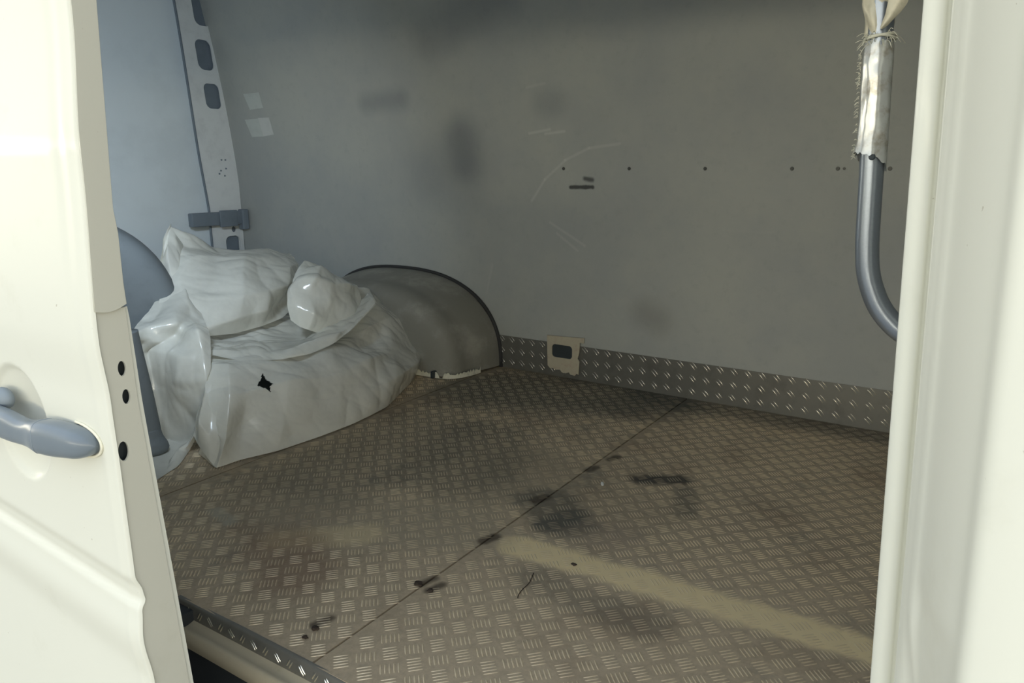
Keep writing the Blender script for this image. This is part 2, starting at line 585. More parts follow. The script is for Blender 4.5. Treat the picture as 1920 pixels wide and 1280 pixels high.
# ---- unseen fill lamp added behind the door frame to brighten the left side
root = empty('fill_lamp', (-1.45, .62, 1.10))
tag(root, 'unseen fill lamp added on the inner side wall behind the open door, out of the picture', 'lamp')
hs = box_obj('housing', (-1.60, .622, 1.04), (-1.30, .645, 1.16), M_PAINT, bevel=.006)
m_l, t_l, b_l = new_mat('fill_lens', (.9, .95, 1.0), .4)
b_l.inputs['Emission Color'].default_value = (.72, .86, 1.0, 1)
b_l.inputs['Emission Strength'].default_value = 4.0
ln = box_obj('lens', (-1.58, .645, 1.05), (-1.32, .655, 1.15), m_l, bevel=.004)
adopt(root, [hs, ln])
al = bpy.data.lights.new('fill_light', 'AREA')
al.shape = 'RECTANGLE'
al.size, al.size_y = .24, .10
al.energy = 4.5
al.color = (.72, .86, 1.0)
ao = bpy.data.objects.new('fill_light', al)
COL.objects.link(ao)
ao.location = (-1.45, .69, 1.10)
al.spread = math.radians(105)
ao.rotation_euler = Vector((-1.0, .42, -.36)).to_track_quat('-Z', 'Y').to_euler()

# ---- rear corner pillar: pierced steel strip in front of the rear frame
def pp(px_list):
    return px_list
outl = [(2.285, -.0), (2.287, .48), (2.285, .61), (2.258, .89), (2.230, 1.274), (2.205, 1.547), (2.18, 1.75),
        (2.34, 1.75), (2.372, 1.575), (2.425, 1.344), (2.462, 1.023), (2.470, .683), (2.472, .464), (2.472, 0)]
holes = [rrect(2.360, 1.140, .085, .115, .026, skew=-.09),
         rrect(2.335, 1.325, .085, .135, .030, skew=-.10),
         rrect(2.335, 1.53, .085, .15, .030, skew=-.10),
         rrect(2.408, .425, .085, .085, .028, skew=-.03),
         ell(2.417, .500, .013, .015, 16)]
MYZ = Matrix(((0, 0, 1, XR), (1, 0, 0, 0), (0, 1, 0, 0), (0, 0, 0, 1)))
strut = curve_plate('trim_1', outl, holes, .006, MYZ, M_STRUT)
tag(strut, kind='structure')
# raised lip along the groove and the dark backing behind the strip
gl = [(2.297, 0), (2.297, .48), (2.296, .611), (2.267, .89), (2.238, 1.274), (2.214, 1.547), (2.19, 1.75)]
path = catmull([(XR + .002, y - .013, z) for y, z in gl], 30)
Vt, Ft = tube_mesh(path, .006, 10)
o = mesh_obj('groove', Vt, Ft, M_DARK, strut)
for (y, z) in [(2.378, .842), (2.40, .842), (2.37, .79), (2.40, .80), (2.39, .765), (2.36, .775)]:
    bm = bmesh.new()
    bmesh.ops.create_cone(bm, cap_ends=True, segments=12, radius1=.0045, radius2=.0035, depth=.004,
                          matrix=Matrix.Translation((XR + .005, y, z)) @ Matrix.Rotation(math.pi / 2, 4, 'Y'))
    bm_obj('rivet', bm, M_DARK, strut)
tag(box_obj('trim_2', (XR - .03, 2.30, 0), (XR - .012, 2.45, 1.75), M_DARK), kind='structure')

# dark latch bar across the pillar
root = empty('latch_bar', (-3.24, 2.34, .55))
tag(root, 'dark horizontal latch bar crossing the pierced rear pillar above the plastic', 'latch')
k1 = box_obj('bar', (-3.262, 2.155, .528), (-3.225, 2.46, .592), M_DARK, bevel=.005)
k2 = box_obj('mounting_pad', (-3.224, 2.30, .520), (-3.215, 2.40, .600), M_DARK, bevel=.003)
bm = bmesh.new()
add_box(bm, (-3.255, 2.43, .50), (-3.215, 2.468, .60), .006)
k3 = bm_obj('end_bracket', bm, M_DARK)
adopt(root, [k1, k2, k3])

# ---- screws of the wall panel
base_screw = None
SCR = [(-1.388, 'small screw in the grey wall above the black scuff mark, farthest left of the row'),
       (-1.125, 'small screw in the grey wall, second from the left of the row'),
       (-.852, 'small screw in the middle of the row across the grey wall'),
       (-.575, 'small screw in the grey wall, left of the doubled screw holes'),
       (-.442, 'left one of the close pair of screws beside the grab handle'),
       (-.424, 'right one of the close pair of screws beside the grab handle'),
       (-.300, 'small screw in the grey wall between the grab handle and the door pillar')]
for i, (x, lab) in enumerate(SCR):
    if base_screw is None:
        bm = bmesh.new()
        bmesh.ops.create_cone(bm, cap_ends=True, segments=16, radius1=.0062, radius2=.0050, depth=.003,
                              matrix=Matrix.Rotation(math.pi / 2, 4, 'X'))
        bmesh.ops.create_cone(bm, cap_ends=True, segments=8, radius1=.0030, radius2=.0020, depth=.0045,
                              matrix=Matrix.Rotation(math.pi / 2, 4, 'X'))
        o = bm_obj('screw', bm, M_SCREW)
        base_screw = o
    else:
        o = base_screw.copy()
        COL.objects.link(o)
    o.location = (x, wall_y(.8) - .0015, .8)
    if i == 5:
        o.scale = (.7, 1, .7)
    tag(o, lab, 'screw', 'screws across the grey wall')

# ---- tape squares on the far wall near the pillar
def tape(quad, m, label):
    V = [(x, wall_y(z) - .0012, z) for x, z in quad] + [(x, wall_y(z) + .0002, z) for x, z in quad]
    F = [(0, 1, 2, 3), (7, 6, 5, 4), (0, 4, 5, 1), (1, 5, 6, 2), (2, 6, 7, 3), (3, 7, 4, 0)]
    o = mesh_obj('tape_patch', V, F, m, smooth=False)
    return tag(o, label, 'tape', 'tape patches on the wall')
tape([(-3.125, 1.147), (-3.012, 1.149), (-3.000, 1.080), (-3.098, 1.075)], M_TAPE, 'upper square of pale tape on the grey wall beside the rear pillar')
tape([(-3.150, 1.031), (-3.052, 1.033), (-3.035, .951), (-3.118, .950)], M_TAPE, 'lower left, duller piece of tape on the wall beside the rear pillar')
tape([(-3.051, 1.036), (-2.972, 1.035), (-2.958, .958), (-3.034, .951)], M_TAPE2, 'lower right, whiter piece of tape on the wall, touching the duller piece')

# ---- kick strip of two-bar tread plate along the far wall
root = empty('kick_strip', (-.9, D, 0))
tag(root, 'dirty aluminium tread plate kick strip along the foot of the grey wall', 'kick strip')
V, F, MI = [], [], []
kx0, kx1 = -1.72, .20
V += [(kx0, 0, 0), (kx1, 0, 0), (kx1, .134, 0), (kx0, .134, 0), (kx0, 0, -.0018), (kx1, 0, -.0018), (kx1, .134, -.0018), (kx0, .134, -.0018)]
for f in [(0, 1, 2, 3), (7, 6, 5, 4), (0, 4, 5, 1), (1, 5, 6, 2), (2, 6, 7, 3), (3, 7, 4, 0)]:
    F.append(f)
    MI.append(0)
for ix in range(-18, 22):
    for iz in range(3):
        x = -.858 + ix * .0479
        z = .0275 + iz * .0468
        if kx0 + .02 < x < kx1 - .02:
            bar_block(x, z, math.radians(-46), 2, .030, .0105, .0034, .0016, V, F, MI, curve=.0016)
V = [(x, D - .0022 - z, y) for (x, y, z) in V]
F = [tuple(reversed(f)) for f in F]
k = mesh_obj('tread_plate', V, F, [M_KICK, M_KBAR], mi=MI)
k.data.polygons.foreach_set('use_smooth', (np.array(MI) == 1).tolist())
adopt(root, [k])
# ---- beige tie-down bracket set into the kick strip
root = empty('tie_down_bracket', (-1.37, D, .05))
tag(root, 'scuffed beige metal tie-down bracket with a rectangular slot in the kick strip', 'bracket')
out = [(-1.452, .163), (-1.35, .166), (-1.287, .170), (-1.289, .150), (-1.306, .149), (-1.309, .105), (-1.315, .085), (-1.307, .075), (-1.309, .022),
       (-1.318, .026), (-1.325, .016), (-1.345, .018), (-1.352, .026), (-1.366, .020), (-1.383, .021), (-1.392, .031), (-1.41, .028), (-1.425, .033), (-1.436, .030), (-1.448, .041), (-1.450, .10)]
slot = rrect(-1.384, .105, .090, .052, .014)
MXZ = Matrix(((1, 0, 0, 0), (0, 0, -1, D - .010), (0, 1, 0, 0), (0, 0, 0, 1)))
pl_ = curve_plate('plate', out, [slot], .004, MXZ, M_BRACKET)
MXZ2 = Matrix(((1, 0, 0, 0), (0, 0, -1, D - .0055), (0, 1, 0, 0), (0, 0, 0, 1)))
bk = curve_plate('slot_backing', rrect(-1.384, .105, .098, .06, .014), [], .002, MXZ2, M_BLACK)
adopt(root, [pl_, bk])

# ---- wheel arch liner
root = empty('wheel_arch_cover', (-2.2, 2.3, 0))
tag(root, 'dark dusty moulded wheel arch cover against the wall with a broken pale lower rim', 'wheel arch')
xc, a0, h0 = -2.195, .515, .372
NU, NW = 90, 26
V = []
for i in range(NU):
    t = math.pi * i / (NU - 1)
    sx = math.copysign(abs(math.cos(t)) ** .82, math.cos(t))
    sz = math.sin(t) ** .80
    for j in range(NW):
        w_ = j / (NW - 1)             # 0 at wall, 1 at the middle of the inner face
        if w_ < .5:
            q = w_ / .5
            s = 1 - .05 * q ** 2 - .03 * q
            y = D - .01 - .17 * q
        else:
            q = (w_ - .5) / .5
            th = q * math.pi / 2
            s = .92 - .34 * (1 - math.cos(th)) ** 1.3
            y = D - .18 - .115 * math.sin(th) ** .8
            s = s if q < .999 else .60
        dn = noise.noise(Vector((math.cos(t) * 3, math.sin(t) * 3, w_ * 2))) * .006
        V.append((xc + a0 * s * sx, y + dn, max(0.006, h0 * s * sz) if 0 < i < NU - 1 else .006))
F = grid_faces(NU, NW)
# close the inner face with a bulging cap
base = len(V)
cap = [(v + 1) * NW - 1 for v in range(NU)]
V.append((xc, D - .298, .12))
cidx = base
rings = 6
prev = cap
for r in range(1, rings):
    cur = []
    f = 1 - r / rings
    for k_ in range(NU):
        x, y, z = V[cap[k_]]
        nx, nz = xc + (x - xc) * f, .006 + (z - .006) * f
        V.append((nx, D - .298 - .006 * (1 - f), nz))
        cur.append(len(V) - 1)
    for k_ in range(NU - 1):
        F.append((prev[k_], cur[k_], cur[k_ + 1], prev[k_ + 1]))
    prev = cur
shell = mesh_obj('shell', V, F, M_ARCH)
# sealant seam on the wall around the arch
path = []
for i in range(60):
    t = math.pi * i / 59
    sx = math.copysign(abs(math.cos(t)) ** .82, math.cos(t))
    path.append((xc + (a0 + .004) * sx, D - .004, .0 + (h0 + .004) * math.sin(t) ** .8))
Vt, Ft = tube_mesh(path, .008, 10)
seam = mesh_obj('sealant_bead', Vt, Ft, M_SEAL)
# broken pale rim at the foot
import random
random.seed(5)
rim_pts = [(-2.05, 2.176), (-1.95, 2.172), (-1.864, 2.176), (-1.79, 2.180), (-1.735, 2.195), (-1.705, 2.235), (-1.690, 2.29), (-1.685, 2.34)]
rp = catmull([(x, y, 0) for x, y in rim_pts], 70)
V = []
for i, q in enumerate(rp):
    up = .020 + random.uniform(-.005, .007)
    if 33 <= i <= 35:
        up = .004
    V += [(q[0], q[1], .003), (q[0] - .002, q[1] + .001, up), (q[0] - .006, q[1] + .006, up), (q[0] - .006, q[1] + .006, .003)]
F = []
for i in range(len(rp) - 1):
    for j in range(3):
        F.append((i * 4 + j, i * 4 + j + 1, (i + 1) * 4 + j + 1, (i + 1) * 4 + j))
rim = mesh_obj('broken_rim', V, F, M_CHIP, smooth=False)
bm = bmesh.new()
add_box(bm, (-1.800, 2.165, .004), (-1.790, 2.19, .030))
nt_ = bm_obj('notch', bm, M_BLACK)
adopt(root, [shell, seam, rim, nt_])

# ---- sill: folded tread lip, painted ledge, dark step well
def extrude_x(name, prof, x0, x1, mat, parent=None, n=2, smooth=True, wav=0.0):
    V = []
    xs = np.linspace(x0, x1, n)
    for x in xs:
        for (y, z) in prof:
            V.append((x, y, z + wav * noise.noise(Vector((x * 6, y * 9, z * 9)))))
    return mesh_obj(name, V, grid_faces(n, len(prof), True), mat, parent, smooth)
lip = extrude_x('trim_3', [(EDGE + .004, .0006), (EDGE - .002, 0), (EDGE - .0045, -.003), (EDGE - .005, -.030), (EDGE - .004, -.034)], -1.24, .2, M_KICK, n=60, wav=.002)
tag(lip, kind='structure')
V, F, MI = [], [], []
for ix in range(46):
    bar_block(-1.20 + ix * .031, -.017, math.radians(58 if ix % 2 else 128), 2, .020, .006, .003, .0013, V, F, MI)
V = [(x, EDGE - .0052 - z, y) for (x, y, z) in V]
o = mesh_obj('tread_bars', V, [tuple(reversed(f)) for f in F], M_KBAR)
o.parent = lip
led = extrude_x('trim_4', [(EDGE, -.030), (EDGE - .014, -.034), (.700, -.035), (.694, -.033), (.688, -.037), (.684, -.062), (.690, -.066)],
                -1.20, .2, M_LEDGE, n=60, wav=.0015)
tag(led, kind='structure')
bm = bmesh.new()
add_box(bm, (-1.21, .56, -.36), (.2, .69, -.32))
add_box(bm, (-1.25, .56, -.36), (-1.19, .73, -.01))
add_box(bm, (-1.19, .695, -.36), (.2, .72, -.066))
tag(bm_obj('trim_5', bm, M_STEPW), kind='structure')

# ---- rear end of the opening: small upright tread piece beside the floor edge
root = empty('corner_kick_plate', (-1.23, .74, 0))
tag(root, 'small upright tread plate corner piece at the floor edge behind the open door', 'kick plate')
V, F, MI = [(0, 0, 0), (.14, 0, 0), (.14, .05, 0), (0, .05, 0)], [(0, 1, 2, 3)], [0]
bar_block(.035, .028, math.radians(60), 2, .03, .008, .0032, .0014, V, F, MI)
bar_block(.09, .028, math.radians(60), 2, .03, .008, .0032, .0014, V, F, MI)
V = [(-1.236 + z, .70 + x * .5, y * .6 - .03) for (x, y, z) in V]
k = mesh_obj('tread_plate', V, F, [M_KICK, M_KBAR], mi=MI, smooth=False)
adopt(root, [k])

# ================================================================== DOOR PILLAR ON THE RIGHT
def prof_at(z):
    # x, y of the rebate profile; the profile opens out near the sill
    s = min(1.0, max(0.0, (0.50 - z) / 0.10))
    s = s * s * (3 - 2 * s)
    g = 0.011 * s
    return [(.020, .640), (-.045, .640), (-.0552, .606), (-.0560, .600), (-.0550, .597), (-.0425, .590), (-.0412, .596), (-.0388, .597),
            (-.0365, .578), (-.0355 + g * .2, .566), (-.0330 + g * .5, .560), (-.0305 + g, .553), (-.0290 + g, .546), (-.0262 + g, .541),
            (-.0235 + g * .9, .535), (-.0200 + g * .7, .520), (-.0120 + g * .4, .495), (-.0035, .472), (.0005, .463), (.0030, .455),
            (.0045, .447), (.0075, .441), (.0120, .438), (.030, .436), (.10, .434), (.45, .430)]
ZP = np.linspace(-.30, 1.42, 180)
V = []
for z in ZP:
    pr = prof_at(z)
    sh = -.036 * (z - .68)
    for k_, (x, y) in enumerate(pr):
        xx = x + sh * (y / .6)
        yy = y
        if 14 <= k_ <= 18:      # pressed pocket in the broad face
            q = 1 / (1 + math.exp(-(z - .508) / -.0035)) * 1 / (1 + math.exp(-(.425 - z) / .0035 * -1)) if False else 0
            a = 1 / (1 + math.exp((z - .520) / .0030))
            b = 1 / (1 + math.exp((.432 - z) / .0040))
            yy += .010 * a * b * (1.0 if k_ in (15, 16, 17) else .35)
        V.append((xx, yy, z))
np_ = len(prof_at(0))
pillar = mesh_obj('trim_6', V, grid_faces(len(ZP), np_, False), M_PAINT)
tag(pillar, kind='structure')

# ================================================================== GRAB HANDLE
root = empty('grab_handle', (-.12, .9, .62))
tag(root, 'grey tubular grab handle beside the right pillar, upper part wrapped in torn white film', 'grab handle')
hp = [(-.150, .905, 1.20), (-.142, .903, 1.08), (-.134, .90, .969), (-.131, .90, .864), (-.1275, .90, .80), (-.1255, .90, .752), (-.1235, .90, .715), (-.119, .90, .685),
      (-.108, .90, .657), (-.094, .90, .638), (-.076, .90, .624), (-.05, .90, .616), (0, .90, .612), (.205, .90, .61)]
path = catmull(hp, 120)
Vt, Ft = tube_mesh(path, .0122, 32)
tb = mesh_obj('tube', Vt, Ft, M_TUBE)
Vt, Ft = tube_mesh(catmull([(-.150, .905, 1.20), (-.10, .905, 1.26), (0, .905, 1.28), (.205, .905, 1.28)], 30), .0122, 24)
tb2 = mesh_obj('upper_bend', Vt, Ft, M_TUBE)
# film sleeve: slit tube with ragged ends
N, n = 70, 40
V = []
zt, zb = .929, .806
for i in range(N):
    f = i / (N - 1)
    for j in range(n):
        th = 2 * math.pi * j / (n - 1)
        z_low = zb + .010 * math.cos(th + 2.3) + .006 * noise.noise(Vector((math.cos(th) * 3, math.sin(th) * 3, 1)))
        z_top = zt + .004 * noise.noise(Vector((math.cos(th) * 5, math.sin(th) * 5, 4)))
        z = z_top + (z_low - z_top) * f
        zz = (z - .752) / (.969 - .752)
        cx_ = -.1255 + (-.134 + .1255) * zz
        r = .0139 + .0011 * noise.noise(Vector((math.cos(th) * 1.6, math.sin(th) * 1.6, z * 26))) + .0006 * noise.noise(Vector((math.cos(th) * 5, math.sin(th) * 5, z * 90)))
        r += (.0030 * f ** 8 if math.cos(th) < .2 else .0008 * f ** 8) + .0022 * math.exp(-((th - math.radians(205)) / .16) ** 2)
        r -= .0016 * (1 - f) ** 10
        V.append((cx_ + r * math.cos(th), .90 + r * math.sin(th), z))
F = grid_faces(N, n)
wr = mesh_obj('film_wrap', V, F, M_WRAP)
# upper, yellowed loose wrap with a torn flap
V = []
N2 = 60
for i in range(N2):
    f = i / (N2 - 1)
    for j in range(n):
        th = 2 * math.pi * j / (n - 1)
        z = .934 + f * .27
        zz = (z - .864) / (1.20 - .864)
        cx_ = -.131 + (-.150 + .131) * zz
        r = .0145 + .0022 * noise.noise(Vector((math.cos(th) * 2, math.sin(th) * 2, z * 34 + th))) + .0012 * math.sin(3 * th + z * 160)
        r *= .86 + .14 * min(1, f * 9)
        V.append((cx_ + r * math.cos(th), .902 + r * math.sin(th), z))
up_ = mesh_obj('yellowed_wrap', V, grid_faces(N2, n), M_YWRAP)
def flap(pts, name, mat):
    P = catmull(pts, 24)
    V = []
    for i, q in enumerate(P):
        w_ = .0085 * math.sin(math.pi * min(1, (i + 1) / 24)) + .0012
        for s in (-1, -.3, .4, 1):
            V.append((q[0] + s * w_, q[1] - .004 * (1 - s * s), q[2] + .2 * s * w_ + .0015 * noise.noise(Vector((i * .4, s * 2, 0)))))
    return mesh_obj(name, V, grid_faces(24, 4), mat)
f1 = flap([(-.120, .886, .996), (-.116, .882, .974), (-.119, .882, .955), (-.130, .884, .938)], 'torn_flap', M_YWRAP)
f2 = flap([(-.122, .886, 1.04), (-.108, .884, 1.03), (-.104, .886, 1.012), (-.115, .886, .998)], 'torn_flap', M_YWRAP)
# fibres at the tied neck
Vs, Fs = [], []
random.seed(3)
for k_ in range(46):
    a = random.uniform(0, 2 * math.pi)
    z0 = .929 + random.uniform(-.004, .006)
    q0 = np.array([-.1325 + .0125 * math.cos(a), .90 + .0125 * math.sin(a), z0])
    d = np.array([math.cos(a) * 1.0, math.sin(a), random.uniform(-1.2, .5)])
    L_ = random.uniform(.004, .012)
    q2 = q0 + d * L_
    q1 = q0 + d * L_ * .5 + np.array([0, 0, .003])
    v, f = tube_mesh(catmull([q0, q1, q2], 6), .00035, 4)
    off = len(Vs)
    Vs += v
    Fs += [tuple(off + x for x in ff) for ff in f]
for k_ in range(60):
    z0 = random.uniform(.81, .92)
    zz = (z0 - .752) / (.969 - .752)
    cx_ = -.1255 - .0085 * zz - .0158
    q0 = np.array([cx_, .894, z0])
    q2 = q0 + np.array([-random.uniform(.001, .005), 0, random.uniform(-.004, .003)])
    v, f = tube_mesh([q0, (q0 + q2) / 2 + np.array([0, 0, .001]), q2], .0003, 4)
    off = len(Vs)
    Vs += v
    Fs += [tuple(off + x for x in ff) for ff in f]
fb = mesh_obj('frayed_fibres', Vs, Fs, M_FIBRE)
pth = []
for k_ in range(60):
    a = k_ / 59 * 2 * math.pi * 2.5
    pth.append((-.1322 + .0148 * math.cos(a), .90 + .0148 * math.sin(a), .931 + .0015 * math.sin(a * 1.7) + k_ * .00005))
Vt, Ft = tube_mesh(pth, .0013, 8)
cd = mesh_obj('tie_cord', Vt, Ft, M_FIBRE)
bm = bmesh.new()
bmesh.ops.create_uvsphere(bm, u_segments=14, v_segments=8, radius=.0035, matrix=Matrix.Translation((-.1262, .8845, .812)) @ Matrix.Diagonal((1, .4, 1, 1)))
rv = bm_obj('rivet', bm, M_BLACK, smooth=True)
adopt(root, [tb, tb2, wr, up_, f1, f2, fb, cd, rv])

# ================================================================== SLIDING DOOR (open, standing to the left)
root = empty('sliding_door', (-1.4, .48, -.3))
tag(root, 'cream white van sliding door slid open at the left, with grey pull handle', 'door')
xe = -.862
def edge_y(z):
    P = [(-.5, .452), (.145, .4505), (.211, .4445), (.250, .4475), (.262, .4535), (.275, .4515), (.300, .4440), (.432, .4430), (.527, .4415), (.606, .4365), (.809, .4440), (.974, .4540), (1.5, .50)]
    for (a, b) in zip(P[:-1], P[1:]):
        if z <= b[0]:
            f = (z - a[0]) / (b[0] - a[0])
            f = f * f * (3 - 2 * f)
            return a[1] + (b[1] - a[1]) * f
    return P[-1][1]
def sm(x, a, b):
    f = min(1, max(0, (x - a) / (b - a)))
    return f * f * (3 - 2 * f)
CUP = (-1.092, .462)
def skin_y(x, z):
    d = xe - x                      # distance back from the front edge
    zz = z + .07 * -d * -1 * 1.0 if False else z - .075 * d
    base = edge_y(zz) * (1) if z < .36 else edge_y(z)
    if z < .36:
        f = sm(z, .30, .36)
        base = edge_y(zz) * (1 - f) + edge_y(z) * f
    y = base - .0015 * sm(d, 0, .05)
    # shallow bead along the front of the door
    y += .0020 * math.exp(-((d - .040) / .009) ** 2) * sm(z, .45, .80)
    y -= .0012 * math.exp(-((d - .022) / .008) ** 2)
    # window field pressed in behind a rounded corner
    r = .16
    cxx, czz = -1.128 - r, .60 + r
    if x < cxx + r and z > .60 - .0:
        if x > cxx and z < czz:
            dd = r - math.hypot(x - cxx, z - czz)
        else:
            dd = min(cxx + r - x, z - .60)
        y += .0035 * sm(dd, 0, .006)
    # dished cup behind the handle
    q = math.hypot((x - CUP[0]) / .074, (z - CUP[1]) / .079)
    if q < 1.08:
        y += .019 * (1 - q * q * .75) * sm(1.04 - q, 0, .07)
    # soft second crease
    y += .002 * sm(z - .10 * d, .20, .12)
    if d < .004:
        y += .004 * (1 - d / .004) ** 2
    return y
xs = np.concatenate([xe - np.linspace(0, .006, 6), xe - np.linspace(.010, .42, 150), xe - np.linspace(.45, 1.2, 20)])
zz_ = np.concatenate([np.linspace(-.36, .0, 12), np.linspace(.02, 1.05, 230), np.linspace(1.1, 1.42, 8)])
V = [(x, skin_y(x, z), z) for x in xs for z in zz_]
skin = mesh_obj('outer_skin', V, grid_faces(len(xs), len(zz_), True), M_PAINT)
# front edge of the door: upper cover, pierced lower face and the flange behind it
def yo(z):
    return edge_y(z) + .003
zz2 = np.linspace(-.30, 1.42, 120)
def inner_edge(z):
    P = [(-.3, .530), (.100, .5125), (.334, .498), (.520, .4865), (.632, .4825), (.650, .4800), (.662, .4765), (.735, .4775), (.748, .4745), (.98, .484), (1.42, .51)]
    return float(np.interp(z, [p[0] for p in P], [p[1] for p in P]))
def crease(z):
    P = [(-.3, .522), (.10, .505), (.334, .4905), (.520, .4795), (.640, .4775)]
    return float(np.interp(z, [p[0] for p in P], [p[1] for p in P]))
MY = Matrix(((0, 0, 1, -.866), (1, 0, 0, 0), (0, 1, 0, 0), (0, 0, 0, 1)))
low = [z for z in zz2 if z < .645]
out = [(yo(z), z) for z in low] + [(crease(z), z) for z in reversed(low)]
hl = [ell(.4648, .5665, .0050, .0093), ell(.4660, .5310, .0050, .0093), ell(.4545, .4645, .0065, .0125)]
j1 = curve_plate('edge_face', out, hl, .003, MY, M_JAMB)
MY2 = Matrix(((0, 0, 1, -.8685), (1, 0, 0, 0), (0, 1, 0, 0), (0, 0, 0, 1)))
j2 = curve_plate('edge_flange', [(crease(z) - .004, z) for z in low] + [(inner_edge(z), z) for z in reversed(low)], [], .0025, MY2, M_PAINT)
MY3 = Matrix(((0, 0, 1, -.8645), (1, 0, 0, 0), (0, 1, 0, 0), (0, 0, 0, 1)))
hi = [z for z in zz2 if z > .655]
arc = [(yo(.645) + (.4775 - yo(.645)) * f, .640 - .0045 * math.sin(math.pi * f) + .004 * f) for f in np.linspace(0, 1, 12)]
j3 = curve_plate('edge_cover', [(yo(z), z) for z in hi[::-1]] + arc + [(inner_edge(z), z) for z in hi], [], .006, MY3, M_JAMB, bevel=.0006)
bk = box_obj('hole_backing', (-.895, .452, .43), (-.880, .480, .60), M_BLACK)
inn = box_obj('inner_panel', (-2.05, .500, -.28), (-.99, .522, 1.40), M_REAR)
# handle
N = 60
xsn = np.linspace(-1.30, -.889, N)
V = []
nn = 28
for x in xsn:
    d = -.889 - x
    endf = min(1.0, math.sqrt(max(0.0, 1 - max(0, (.030 - d) / .030) ** 2)))
    hh = (.0205 + .002 * sm(x, -1.03, -.96) - .006 * sm(x, -.97, -.88)) * max(endf, .05)
    # grip narrows over the cup
    hh -= .0035 * math.exp(-((x + 1.03) / .03) ** 2)
    zc = .4665 + .005 * sm(x, -1.2, -.9) - .003 * math.exp(-((x + 1.03) / .04) ** 2)
    yc = .4235 - .004 * math.exp(-((x + 1.08) / .1) ** 2) + .011 * sm(x, -.99, -.876)
    th_ = .0130 * max(endf, .05) + (.006 * sm(x, -1.02, -.98)) * endf
    for j in range(nn):
        a = 2 * math.pi * j / nn
        ca, sa = math.cos(a), math.sin(a)
        e = .72
        V.append((x, yc + th_ * math.copysign(abs(ca) ** e, ca), zc + hh * math.copysign(abs(sa) ** e, sa)))
F = []
for k_ in range(N - 1):
    for j in range(nn):
        F.append((k_ * nn + j, k_ * nn + (j + 1) % nn, (k_ + 1) * nn + (j + 1) % nn, (k_ + 1) * nn + j))
F.append(tuple((N - 1) * nn + j for j in range(nn)))
hd = mesh_obj('handle', V, F, M_HANDLE)
# seam ring between grip and end cap
pth = []
k_ = int(np.argmin(abs(xsn + .985)))
for j in range(nn + 1):
    q = V[k_ * nn + j % nn]
    pth.append((q[0] + .006 * math.cos(2 * math.pi * j / nn) ** 2, q[1], q[2]))
Vt, Ft = tube_mesh(pth, .0006, 6, caps=False)
sr = mesh_obj('cap_seam', Vt, Ft, M_DARK)
sr.parent = hd
# pale worn gasket round the end cap
pth = []
for a in np.linspace(-1.35, 1.65, 40):
    pth.append((-.936 + .0515 * math.cos(a), .4395, .471 + .0215 * math.sin(a)))
Vt, Ft = tube_mesh(pth, .0018, 8)
gs = mesh_obj('worn_gasket', Vt, Ft, M_CHIP)
lk = bmesh.new()
bmesh.ops.create_uvsphere(lk, u_segments=20, v_segments=12, radius=.022, matrix=Matrix.Translation((-1.125, .437, .492)) @ Matrix.Diagonal((1, .5, .7, 1)))
lock = bm_obj('lock_boss', lk, M_DARK, smooth=True)
adopt(root, [skin, j1, j2, j3, bk, inn, hd, gs, lock])

# ================================================================== THINGS AT THE LEFT IN THE BAY
# dark round tyre standing on edge
bm = bmesh.new()
Rw, rw = .33, .095
V, F = [], []
nu, nv = 72, 24
for i in range(nu):
    a = 2 * math.pi * i / nu
    for j in range(nv):
        b = 2 * math.pi * j / nv
        cb, sb = math.cos(b), math.sin(b)
        rr = Rw - rw + rw * math.copysign(abs(cb) ** .6, cb)
        V.append((rr * math.cos(a), .085 * math.copysign(abs(sb) ** .6, sb), rr * math.sin(a)))
for i in range(nu):
    for j in range(nv):
        F.append((i * nv + j, i * nv + (j + 1) % nv, ((i + 1) % nu) * nv + (j + 1) % nv, ((i + 1) % nu) * nv + j))
ty = mesh_obj('tyre', V, F, M_TYRE)
root = empty('spare_wheel', (-2.50, 1.05, .335))
tag(root, 'dark round spare wheel standing between the open door and the plastic sheet', 'wheel')
bm = bmesh.new()
bmesh.ops.create_cone(bm, cap_ends=True, segments=48, radius1=.165, radius2=.165, depth=.06, matrix=Matrix.Rotation(math.pi / 2, 4, 'X'))
rimo = bm_obj('rim', bm, M_DARK)
ty.parent = root
rimo.parent = root
root.location = (-2.44, 1.16, .335)
root.rotation_euler = (0, 0, math.radians(58))

# dark post with a flared foot
pth_ = [(-1.976, 1.089, .365), (-1.976, 1.092, .336), (-1.976, 1.102, .258), (-1.976, 1.112, .178), (-1.976, 1.121, .09), (-1.976, 1.123, .06)]
root = empty('dark_post', (-1.976, 1.12, 0))
tag(root, 'dark upright tube with a flared foot beside the door, half wrapped by plastic', 'post')
Vt, Ft = tube_mesh(catmull(pth_, 30), .0275, 24)
a = mesh_obj('tube', Vt, Ft, M_TYRE)
Vt, Ft = tube_mesh(catmull([(-1.976, 1.120, .075), (-1.976, 1.121, .05), (-1.976, 1.12, .03), (-1.976, 1.12, .006)], 20), np.interp(np.linspace(0, 1, 20), [0, .3, .6, .85, 1], [.0275, .032, .043, .047, .042]), 24)
b = mesh_obj('foot', Vt, Ft, M_TYRE)
adopt(root, [a, b])

